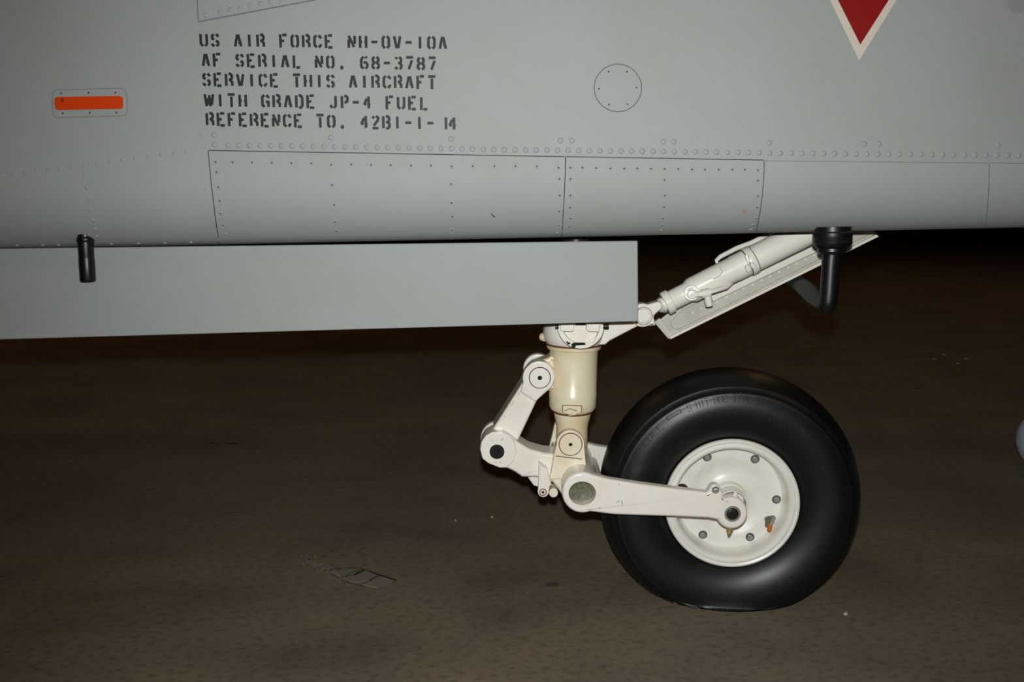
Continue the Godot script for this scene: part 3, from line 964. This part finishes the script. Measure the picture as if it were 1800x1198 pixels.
	for e in [[1087, 850, 1089, 852], [1084, 883, 1089, 879], [1093, 879, 1094, 888], [1052, 893, 1056, 892]]:
		sg.tube([at(e[0], e[1], zf + 0.0002), at(e[2], e[3], zf + 0.0002)], [0.0009, 0.0006], 5)
	for e in [[884, 770, 882, 774], [864.5, 773, 865.5, 774], [870, 812, 873, 813], [878, 813, 881, 812]]:
		sg.tube([at(e[0], e[1], 0.0902), at(e[2], e[3], 0.0902)], [0.0009, 0.0006], 5)
	part("paint_scuff", sg, M.sealant, tl)
	# lug hole, axle nut, grease fittings
	pin_head("lug_bush", 1258, 861, zf + 0.0012, 6.6, 5.0, 0.0012, M.steel, tl, false)
	var nut := pin_head("axle_nut", 1288, 903, zf + 0.002, 14.5, 11, 0.003, M.steel, tl, false)
	g = Geo.new()
	var hx := Geo.new()
	hx.lathe([Vector2(10.5 * so, -0.012), Vector2(10.5 * so, -0.002), Vector2(8 * so, 0.0), Vector2(3.5 * so, 0.0), Vector2(2.5 * so, -0.004), Vector2(0, -0.004)], at(1288, 903, zf + 0.0022), Vector3.BACK, 6)
	part("axle_bolt", hx, M.dark_steel, tl)
	grease_nipple(at(1283, 928, zf - 0.018), Vector3(-0.08, -1, 0), 0.0, M.brass, tl)
	grease_nipple(at(1292, 876, zf - 0.018), Vector3(0.05, 1, 0), 0.0, M.white, tl)

func grease_nipple(p: Vector3, d: Vector3, back: float, m: Material, parent: Node) -> void:
	var g := Geo.new()
	g.lathe([Vector2(0.0095, -0.006), Vector2(0.0095, 0.006), Vector2(0.006, 0.008), Vector2(0.007, 0.013), Vector2(0.004, 0.018), Vector2(0.0035, 0.022), Vector2(0, 0.023)], p, d, 12, 20)
	part("grease_nipple", g, m, parent)

func make_actuator() -> void:
	# drag brace cylinder, rising aft into the gear bay
	var p0 := at(1160, 538, 0.01)
	var p1 := at(1420, 407, 0.01)
	var ax := (p1 - p0).normalized()
	var s := scale_at(1250, 490, 0.01)
	var prof := func(a: Array) -> Array:
		var out := []
		for i in range(0, a.size(), 2): out.append(Vector2(a[i + 1] * s, a[i] * s))
		return out
	var g := Geo.new()
	g.lathe(prof.call([4, 0, 4, 10, 9, 10, 9, 20, 10, 21.5, 21, 21.5, 22, 20, 22, 18.5, 24, 18, 52, 18, 56, 19, 60, 21.5, 66, 22.5, 140, 22.5, 146, 23.5, 420, 23.5, 420, 0]), p0, ax, 48)
	var act := part("drag_brace", g, M.white, aircraft)
	act.set_meta("label", "white hydraulic drag brace cylinder")
	g = Geo.new()
	g.lathe(prof.call([-20, 0, -20, 6, -6, 7, -4, 10, 0, 12, 2, 15, 3, 12, 4, 15, 6, 15, 7, 12, 10, 12]), p0, ax, 32)
	part("gland_nut", g, M.wheel_white, act)
	# clamp band
	g = Geo.new()
	g.lathe(prof.call([169, 23.4, 169, 25.2, 170, 25.6, 180, 25.6, 181, 25.2, 181, 23.4]), p0, ax, 48)
	part("clamp_band", g, M.white, act)
	g = Geo.new()
	g.lathe(prof.call([167.6, 23.4, 167.6, 24.3, 169, 24.3]), p0, ax, 48)
	g.lathe(prof.call([181, 24.3, 182.4, 24.3, 182.4, 23.4]), p0, ax, 48)
	g.lathe(prof.call([20.2, 19.2, 20.2, 19.6, 21.2, 19.6, 21.2, 19.0]), p0, ax, 48)
	part("grime_line", g, M.sealant, act)
	g = Geo.new()
	g.tube([at(1312, 448, 0.055), at(1316, 462, 0.06)], [0.006, 0.004], 8)
	g.tube([at(1313, 466, 0.06), at(1317, 476, 0.06)], [0.008, 0.008], 8)
	g.tube([at(1321, 462, 0.06), at(1326, 470, 0.06)], [0.006, 0.006], 8)
	part("clamp_bolt", g, M.white, act)
	# little clip on the barrel
	g = Geo.new()
	g.tube([at(1264, 468, 0.046), at(1270, 476, 0.05), at(1266, 484, 0.05), at(1254, 490, 0.05)], [0.0015, 0.0015, 0.0015, 0.0015], 6)
	part("wire_clip", g, M.beige, act)
	# rod end eye with its bolt
	var eye := soften(join(join(capsule(1130, 553, 20, 1130, 555, 20), capsule(1140, 547, 12, 1157, 538, 8)), pts([1118, 560, 1150, 560, 1153, 572, 1122, 574])), 5, 1)
	plate_px("rod_end", eye, 0.062, 0.018, 0.006, M.white, act)
	var nut := disc(1131, 555, 14, 6)
	plate_px("rod_end_bolt", soften(nut, 0, 1), 0.074, 0.05, 0.003, M.white, act)
	ring_lathe("rust_ring", at(1131, 555, 0.0625), Vector3.BACK, 0.0245, 0.0009, M.rust, act)
	# hydraulic fitting and lines
	g = Geo.new()
	var fz := 0.058
	g.lathe([Vector2(0.022, -0.03), Vector2(0.022, -0.008), Vector2(0.020, -0.006), Vector2(0.015, -0.006)], at(1216, 515, fz), Vector3(-0.15, 0.05, 1), 24)
	g.lathe([Vector2(0.014, -0.012), Vector2(0.014, 0.004), Vector2(0.011, 0.007), Vector2(0.008, 0.007), Vector2(0, 0.009)], at(1216, 517, fz), Vector3(-0.15, 0.05, 1), 6)
	g.tube([at(1217, 518, fz), at(1233, 516, fz), at(1247, 514, fz)], [0.0085, 0.0085, 0.0085], 12)
	g.tube([at(1233, 516, fz), at(1248, 513.5, fz)], [0.013, 0.013], 12)
	g.tube([at(1243, 516, fz), at(1245, 527, fz - 0.004), at(1247, 537, fz - 0.006)], [0.009, 0.011, 0.010], 12)
	part("hydraulic_fitting", g, M.white, act)
	g = Geo.new()
	g.tube([at(1246, 514, fz), at(1265, 508, fz), at(1277, 505, fz - 0.02), at(1283, 500, fz - 0.03), at(1292, 492, 0.0)], [0.0065, 0.0065, 0.006, 0.005, 0.005], 10)
	part("hydraulic_line", g, M.white, act)
	g = Geo.new()
	g.tube([at(1272, 466, -0.04), at(1261, 463, -0.045), at(1259, 458, -0.05), at(1266, 451, -0.05), at(1295, 436, -0.05), at(1322, 426, -0.05), at(1350, 412, -0.05), at(1390, 392, -0.05)], [0.005, 0.0055, 0.006, 0.007, 0.0075, 0.0075, 0.0075, 0.0075], 10)
	part("hydraulic_line", g, M.white, act)
	# aft gear door hanging behind the brace: a ribbed pan, seen from inside
	var zd := -0.075
	var pan := soften(pts([1153, 567, 1177, 594, 1543, 414, 1524, 380, 1440, 380, 1300, 455]), 0, 2)
	var pd := plate_px("aft_gear_door", pan, zd, zd - 0.010, 0.002, M.beige, aircraft)
	var lip := pts([1176.5, 592, 1179, 596, 1545, 415.5, 1541, 412])
	plate_px("door_flange", lip, zd + 0.016, zd - 0.012, 0.001, M.white, pd)
	plate_px("door_flange", pts([1150, 566, 1160, 559, 1184, 590, 1175, 595.5]), zd + 0.006, zd - 0.012, 0.001, M.beige, pd)
	plate_px("door_inner_skin", soften(pts([1178, 566, 1200, 545, 1222, 534, 1520, 388, 1536, 409, 1192, 580, 1182, 578]), 2, 5), zd + 0.005, zd, 0.0045, M.beige, pd)
	plate_px("door_stringer", pts([1249, 520, 1254, 530, 1500, 411.5, 1494, 401]), zd + 0.030, zd, 0.003, M.white, pd)
	g = Geo.new()
	var dome := dome_mesh(0.0034, 0.003, M.white)
	for q in [[1218, 549.7], [1232, 541.3], [1261.5, 529.3], [1277.6, 522.1], [1293, 515.2], [1307.5, 507], [1323.6, 499.9], [1339, 492.2], [1353.5, 485.3], [1369.6, 477.4], [1385.7, 470], [1401, 463.3], [1416.4, 456], [1431.5, 448.8]]:
		var o := put("rivet", dome, pd)
		o.position = at(q[0], q[1], zd + 0.0046)
		o.rotation_degrees.x = 90
	for i in 9:
		var o := put("rivet", dome, pd)
		o.position = at(lerpf(1160, 1178, i / 8.0), lerpf(562, 588.5, i / 8.0), zd + 0.006)
		o.rotation_degrees.x = 90
		o.scale = Vector3.ONE * 0.75

# ------------------------------------------------------------------ wheel and tyre
const TIRE_PROFILE := [0.180, 0.062, 0.186, 0.078, 0.196, 0.092, 0.212, 0.106, 0.232, 0.1175, 0.255, 0.1255, 0.280, 0.129, 0.300, 0.127, 0.318, 0.1205, 0.3245, 0.1170, 0.3285, 0.1185, 0.3305, 0.1120, 0.336, 0.1070, 0.3425, 0.1025, 0.3455, 0.1030, 0.3475, 0.0960, 0.352, 0.090, 0.360, 0.076, 0.368, 0.056, 0.374, 0.032, 0.3765, 0.0]
var wheel_frame: Transform3D
var flat_at: float

func tire_at(r: float, z: float, a: float) -> Vector3:
	var x := r * cos(a)
	var y := r * sin(a)
	var over := -y - (flat_at - 0.012)
	var widen := 1.0
	if over > 0.0:
		var squeezed := 0.012 * (1.0 - exp(-over / 0.012))
		widen = 1.0 + 0.9 * (over - squeezed) / 0.1
		y = -(flat_at - 0.012) - squeezed
	var sag := clampf((-y - 0.1) / 0.2, 0.0, 1.0)
	x *= 1.0 + 0.015 * sag
	z *= widen
	return wheel_frame * Vector3(x, y, z)

func tire_face(r: float, a: float, off: float) -> Vector3:
	var z := 0.12
	for i in range(0, TIRE_PROFILE.size() - 2, 2):
		if r >= TIRE_PROFILE[i] and r <= TIRE_PROFILE[i + 2]:
			z = lerpf(TIRE_PROFILE[i + 1], TIRE_PROFILE[i + 3], (r - TIRE_PROFILE[i]) / (TIRE_PROFILE[i + 2] - TIRE_PROFILE[i]))
	return tire_at(r, z + off, a)

func make_wheel() -> void:
	var face := at(1287, 886, 0.10)
	var turn := Basis(Vector3.UP, deg_to_rad(-5.0))
	wheel_frame = Transform3D(turn, face - turn * Vector3(0, 0, 0.10))
	flat_at = wheel_frame.origin.y
	# tyre
	var prof := []
	for i in range(0, TIRE_PROFILE.size(), 2): prof.append(Vector2(TIRE_PROFILE[i], TIRE_PROFILE[i + 1]))
	for i in range(TIRE_PROFILE.size() - 4, -1, -2): prof.append(Vector2(TIRE_PROFILE[i], -TIRE_PROFILE[i + 1]))
	var p := []
	for k in 128:
		var a := TAU * k / 128.0
		var r := PackedVector3Array()
		for q in prof: r.append(tire_at(q.x, q.y, a))
		p.append(r)
	var g := Geo.new()
	g.grid(p, true, false, func(q: Vector3, i, _j):
		var a: float = TAU * i / 128.0
		return q - wheel_frame * Vector3(0.27 * cos(a), 0.27 * sin(a), 0))
	var tire := part("tire", g, M.rubber, aircraft)
	tire.set_meta("label", "black rubber tire flattened where it meets the floor")
	# moulded marks
	g = Geo.new()
	tire_text(g, "S HIT RGC TYPE II", 115.0, 77.5, 0.304, 0.0195)
	tire_text(g, "ALLOWAT", 60.0, 47.0, 0.281, 0.013)
	tire_text(g, "L LULL", 152.0, 133.0, 0.302, 0.016)
	part("tire_lettering", g, M.mark, tire)
	g = Geo.new()
	var box := [[127.5, 0.312], [127.5, 0.321], [119.5, 0.321], [119.5, 0.312], [127.5, 0.312]]
	for i in 4:
		var path := []
		for k in 5: path.append(tire_face(lerpf(box[i][1], box[i + 1][1], k / 4.0), deg_to_rad(lerpf(box[i][0], box[i + 1][0], k / 4.0)), 0.0))
		g.tube(path, [0.001, 0.001, 0.001, 0.001, 0.001], 6)
	part("tire_lettering", g, M.mark, tire)
	var dm := dome_mesh(0.0032, 0.0012, M.mark)
	for a: float in [140.0, 131.0, 122.0, 111.5, 101.0, 91.0, 81.0, 71.0, 62.0, 51.0, 40.0, 28.0, 15.0, -25.0, -38.0, -50.0, -62.0, -72.0, -83.0, -95.0, -107.0, -120.0]:
		var o := put("vent_dot", dm, tire)
		o.position = tire_face(0.272 if a > 0.0 else 0.262, deg_to_rad(a), 0.0)
		o.rotation_degrees = Vector3(90, 0, 0)
	# rim and disc
	var ax := turn * Vector3.BACK
	var o := wheel_frame.origin
	g = Geo.new()
	g.lathe([Vector2(0.176, -0.09), Vector2(0.176, 0.07), Vector2(0.186, 0.082), Vector2(0.1905, 0.092), Vector2(0.1885, 0.0995), Vector2(0.1840, 0.1025), Vector2(0.1795, 0.1010), Vector2(0.1775, 0.0995), Vector2(0.1745, 0.1020), Vector2(0.1690, 0.1025), Vector2(0.1640, 0.0995), Vector2(0.1605, 0.0940), Vector2(0.1590, 0.0880), Vector2(0.1585, 0.0640), Vector2(0.1560, 0.0480), Vector2(0.1510, 0.0410), Vector2(0.1480, 0.0400), Vector2(0.1260, 0.0405), Vector2(0.1130, 0.0380), Vector2(0.0980, 0.0300), Vector2(0.0760, 0.0260), Vector2(0.0600, 0.0300), Vector2(0.0480, 0.0380)], o, ax, 96, 28)
	var wheel := part("wheel", g, M.wheel_white, aircraft)
	wheel.set_meta("label", "cream white wheel with six sunken bolts")
	g = Geo.new()
	g.lathe([Vector2(0.050, 0.03), Vector2(0.046, 0.06), Vector2(0.043, 0.062), Vector2(0.0425, 0.104), Vector2(0.0415, 0.1055), Vector2(0.0395, 0.1055), Vector2(0.0385, 0.104), Vector2(0.0375, 0.06), Vector2(0.026, 0.06), Vector2(0.026, 0.150)], o, ax, 48)
	part("hub", g, M.wheel_white, wheel)
	g = Geo.new()
	g.lathe([Vector2(0.176, -0.09), Vector2(0.19, -0.095), Vector2(0.185, -0.105), Vector2(0.15, -0.09), Vector2(0.15, -0.05), Vector2(0.03, -0.05), Vector2(0.03, -0.15)], o, ax, 64)
	part("wheel_back", g, M.wheel_white, wheel)
	var spot := mat("grey spot face", Color(0.36, 0.36, 0.35), 0.5)
	for k in 6:
		var a := deg_to_rad(60.0 * k - 1.0 - (7.0 if k == 3 else 0.0))
		var bp := wheel_frame * Vector3(0.1365 * cos(a), 0.1365 * sin(a), 0.0404)
		var big := k == 3
		var rr := 0.017 if big else 0.0115
		var mm := ArrayMesh.new()
		g = Geo.new()
		g.lathe([Vector2(rr + 0.002, -0.001), Vector2(rr + 0.001, 0.001), Vector2(rr, 0.0006), Vector2(rr * 0.9, 0.0003), Vector2(0, 0.0003)], bp, ax, 24)
		g.surface_on(mm, spot if not big else M.dark_steel)
		if not big:
			g = Geo.new()
			g.lathe([Vector2(0.0085, 0.0003), Vector2(0.0085, 0.004), Vector2(0.007, 0.005), Vector2(0.0045, 0.005), Vector2(0.0045, 0.010), Vector2(0.003, 0.0112), Vector2(0, 0.0112)], bp, ax, 6)
			g.surface_on(mm, M.steel)
		put("wheel_bolt", mm, wheel)
	# valve in its kidney-shaped recess
	var vr := Geo.new()
	var c1 := Vector2(0.119, -0.067)
	var kid := join(capsule(c1.x * 1000 - 5, c1.y * 1000 + 4, 9, c1.x * 1000 + 9, c1.y * 1000 + 7, 9), capsule(c1.x * 1000 - 4, c1.y * 1000 + 2, 8, c1.x * 1000 - 6, c1.y * 1000 - 16, 6))
	kid = soften(kid, 3, 0)
	var kid3 := PackedVector2Array()
	for q in kid: kid3.append(q / 1000.0)
	vr.plate(kid3, 0.0412, 0.035, 0.0004)
	var vrn := part("valve_recess", vr, M.olive, wheel)
	vrn.transform = wheel_frame
	g = Geo.new()
	g.tube([Vector3(c1.x + 0.010, c1.y + 0.008, 0.040), Vector3(c1.x + 0.007, c1.y, 0.050), Vector3(c1.x, c1.y - 0.010, 0.054)], [0.006, 0.0055, 0.005], 10)
	part("valve_stem", g, M.steel, wheel).transform = wheel_frame
	g = Geo.new()
	g.tube([Vector3(c1.x + 0.001, c1.y - 0.006, 0.054), Vector3(c1.x - 0.001, c1.y - 0.014, 0.055), Vector3(c1.x - 0.0025, c1.y - 0.026, 0.056), Vector3(c1.x - 0.003, c1.y - 0.029, 0.056)], [0.006, 0.0068, 0.0064, 0.004], 12)
	var cap := part("valve_cap", g, M.cap, wheel)
	cap.transform = wheel_frame
	cap.set_meta("label", "orange valve cap")

func tire_text(g: Geo, text: String, a0: float, a1: float, r0: float, h: float) -> void:
	var step := (a1 - a0) / maxf(text.length() - 1.0, 1.0)
	for i in text.length():
		var mid := a0 + step * i
		for line in strokes(text[i]):
			for k in line.size() - 1:
				var path := []
				var rad := []
				for s in 4:
					var q: Vector2 = line[k].lerp(line[k + 1], s / 3.0)
					path.append(tire_face(r0 + h * (1.0 - q.y / 8.0), deg_to_rad(mid + step * 0.75 * (q.x / 4.0 - 0.5)), 0.0))
					rad.append(0.0009)
				g.tube(path, rad, 5)

func make_masts() -> void:
	# black drain tube at the left
	var zt := 0.262
	var s := scale_at(152, 450, zt)
	var g := Geo.new()
	var t0 := at(150, 421, zt)
	var t1 := at(154.5, 493, zt)
	var ax := (t1 - t0).normalized()
	var len := t0.distance_to(t1)
	g.lathe([Vector2(0, len - 0.002), Vector2(9.5 * s, len - 0.002), Vector2(10.5 * s, len + 0.002), Vector2(12 * s, len + 0.002), Vector2(13.2 * s, len - 0.003), Vector2(13.2 * s, 0.05), Vector2(12.6 * s, 0.047), Vector2(12.9 * s, 0.044), Vector2(13 * s, 0.0), Vector2(12 * s, -0.02)].map(func(q): return q), t0, ax, 32)
	var d := part("drain_tube", g, M.black, aircraft)
	d.set_meta("label", "short black drain tube under the left of the nacelle")
	g = Geo.new()
	g.lathe([Vector2(12 * s, 0.010), Vector2(14.2 * s, 0.005), Vector2(14.6 * s, 0.0), Vector2(12.5 * s, -0.008)], t0, ax + Vector3(0.1, 0.0, 0.2), 28)
	part("tube_flange", g, M.black, d)
	# black mast with a ribbed collar and a hooked strap, behind the nacelle's edge
	var zm := 0.235
	s = scale_at(1463, 430, zm)
	var top := at(1463.5, 404, zm)
	var dn := (at(1461.5, 470, zm) - top).normalized()
	var y_of := func(py: float) -> float: return (at(1462, py, zm) - top).dot(dn)
	var pr := []
	for q in [[447, 14], [446, 22], [441, 24.5], [436, 24], [434.5, 26], [431.5, 31], [428, 33], [425, 33.4], [424, 32.9], [421.5, 33.4], [420.5, 32.9], [418, 33.4], [417, 32.9], [414.5, 33.4], [409, 33.4], [406, 31], [398, 31], [398, 0]]:
		pr.append(Vector2(q[1] * s, -y_of.call(q[0])))
	g = Geo.new()
	g.lathe(pr, top, -dn, 44)
	var mast := part("mast", g, M.black, aircraft)
	mast.set_meta("label", "black mast with ribbed collar and hooked strap")
	g = Geo.new()
	g.tube([at(1463, 440, zm), at(1461, 460, zm), at(1459, 490, zm), at(1457.5, 515, zm), at(1456, 530, zm), at(1454, 541, zm), at(1452, 545, zm - 0.005)], [16.5 * s, 16 * s, 15.7 * s, 15.7 * s, 15.5 * s, 14 * s, 9 * s], 24)
	part("mast_tube", g, M.black, mast)
	g = Geo.new()
	var strap := [at(1457, 534, zm), at(1446, 534, zm - 0.03), at(1434, 525, zm - 0.11), at(1420, 511, zm - 0.20), at(1406, 499, zm - 0.29), at(1392, 489, zm - 0.37), at(1372, 476, zm - 0.47)]
	var ra := [0.018, 0.022, 0.025, 0.026, 0.026, 0.026, 0.026]
	g.tube(strap, ra, 20, true, 0.5)
	part("strap", g, M.strap, mast)

func make_floor_things() -> void:
	# blue-grey store lying at the right edge
	var tip := at(1795, 779, -1.2)
	var r := 0.125
	var pod := Node3D.new()
	pod.name = "store"
	pod.position = Vector3(tip.x + 0.45, 0, tip.z)
	add_child(pod)
	tag(pod, "blue-grey cylinder with a rounded nose lying on the floor at the right edge", "tank")
	var g := Geo.new()
	var prof := [Vector2(0, 0.45)]
	for i in 13:
		var a := PI / 2 * (i + 1) / 13.0
		prof.append(Vector2(r * sin(a), 0.45 - 0.09 * (1.0 - cos(a))))
	prof.append(Vector2(r, -0.35)); prof.append(Vector2(r * 0.8, -0.55)); prof.append(Vector2(0.0, -0.6))
	prof.reverse()
	g.lathe(prof, Vector3(0, r, 0), Vector3.LEFT, 48)
	part("store_body", g, M.pod, pod)
	g = Geo.new()
	g.lathe([Vector2(r, 0.0), Vector2(r + 0.0012, 0.002), Vector2(r + 0.0012, 0.022), Vector2(r, 0.024)], Vector3(0, r, 0), Vector3.LEFT, 48)
	part("store_band", g, M.pod, pod)
	# worn patch in the concrete
	var fl := get_node("floor")
	var rng := RandomNumberGenerator.new()
	rng.seed = 7
	for e in [[[584, 1004, 606, 999, 634, 1000, 622, 1009, 600, 1012], 0], [[604, 1014, 626, 1010, 642, 1002, 664, 1010, 648, 1019, 622, 1023], 0], [[636, 1026, 652, 1020, 668, 1012, 693, 1019, 688, 1027, 664, 1032], 0], [[586, 1008, 598, 1013, 616, 1023, 632, 1028, 612, 1026, 590, 1016], 1]]:
		g = Geo.new()
		floor_slab(g, pts(e[0]), 0.0025)
		var o := part("concrete_flake", g, M.scar if e[1] == 0 else M.floor, fl)
		o.position -= fl.position
	g = Geo.new()
	for line in [[580, 1000, 600, 998, 634, 997, 646, 1002, 668, 1009, 696, 1018], [600, 1013, 622, 1009, 640, 1001], [634, 1026, 652, 1019, 668, 1011], [586, 1009, 604, 1022, 640, 1029], [606, 1013, 616, 1006, 632, 1000]]:
		for poly in Geometry2D.offset_polyline(pts(line), 0.55, Geometry2D.JOIN_ROUND, Geometry2D.END_BUTT): floor_slab(g, poly, 0.003)
	var cr := part("floor_crack", g, M.scar_dark, fl)
	cr.position -= fl.position
	g = Geo.new()
	for i in 46:
		var u := rng.randf()
		var c := Vector2(lerpf(532, 590, u) + rng.randfn() * 4, lerpf(979, 1006, u) + rng.randfn() * 4.5)
		var w := rng.randf_range(1.0, 3.2)
		floor_slab(g, disc(c.x, c.y, w, 6, 0.5), 0.002)
	var sc := part("surface_scuff", g, M.scar, fl)
	sc.position -= fl.position
	sc.set_meta("kind", "stuff")
	g = Geo.new()
	floor_slab(g, soften(disc(970, 1026.5, 12, 20, 0.34), 0, 0.5), 0.0015)
	floor_slab(g, pts([362, 778, 374, 776, 380, 778, 372, 780]), 0.0015)
	floor_slab(g, pts([395, 777, 418, 778, 419, 781, 400, 780]), 0.0015)
	var st := part("oil_spot", g, M.scar_dark, fl)
	st.position -= fl.position
	# pale chips lying about
	var where := [[865, 907, 1.6, "pale paint chip on the floor just below the torque link", 1], [801, 913, 1.0, "tiny pale paint chip on the floor left of the landing gear", 0], [1487, 1077, 2.6, "pale paint chip on the floor beside the flattened bottom of the tire", 1]]
	for q in [[1643, 630, "leftmost"], [1659, 622.5, "farthest"], [1684, 638, "nearest"], [1699, 630, "rightmost"]]:
		g = Geo.new()
		floor_slab(g, pts([q[0] - 4, q[1], q[0] - 1, q[1] - 1, q[0] + 4, q[1] - 0.6, q[0] + 3, q[1] + 0.8]), 0.003)
		var o := part("paint_chip", g, M.cream_print, self)
		tag(o, q[2] + " of the four faint pale flecks on the dark floor far behind the wheel", "paint chip", "pale flecks behind the wheel")
	for q in where:
		var s: float = q[2]
		g = Geo.new()
		floor_slab(g, disc(q[0], q[1], s * 1.5, 7, 0.55), 0.003)
		var o := part("paint_chip", g, M.cream_print, self)
		tag(o, q[3], "paint chip")

func floor_slab(g: Geo, poly: PackedVector2Array, h: float) -> void:
	var t := Geometry2D.triangulate_polygon(poly)
	for i in range(0, t.size(), 3):
		var a: Vector2 = poly[t[i]]
		var b: Vector2 = poly[t[i + 1]]
		var c: Vector2 = poly[t[i + 2]]
		g.tri(on_floor(a.x, a.y, h), on_floor(b.x, b.y, h), on_floor(c.x, c.y, h), Vector3.UP, Vector3.UP, Vector3.UP)
	var mid := Vector2.ZERO
	for p in poly: mid += p / poly.size()
	var m3 := on_floor(mid.x, mid.y, h)
	for i in poly.size():
		var a := on_floor(poly[i].x, poly[i].y, h)
		var b := on_floor(poly[(i + 1) % poly.size()].x, poly[(i + 1) % poly.size()].y, h)
		var nn := (a - m3); nn.y = 0
		g.flat(a, b, b - Vector3(0, h, 0), a - Vector3(0, h, 0), nn.normalized())
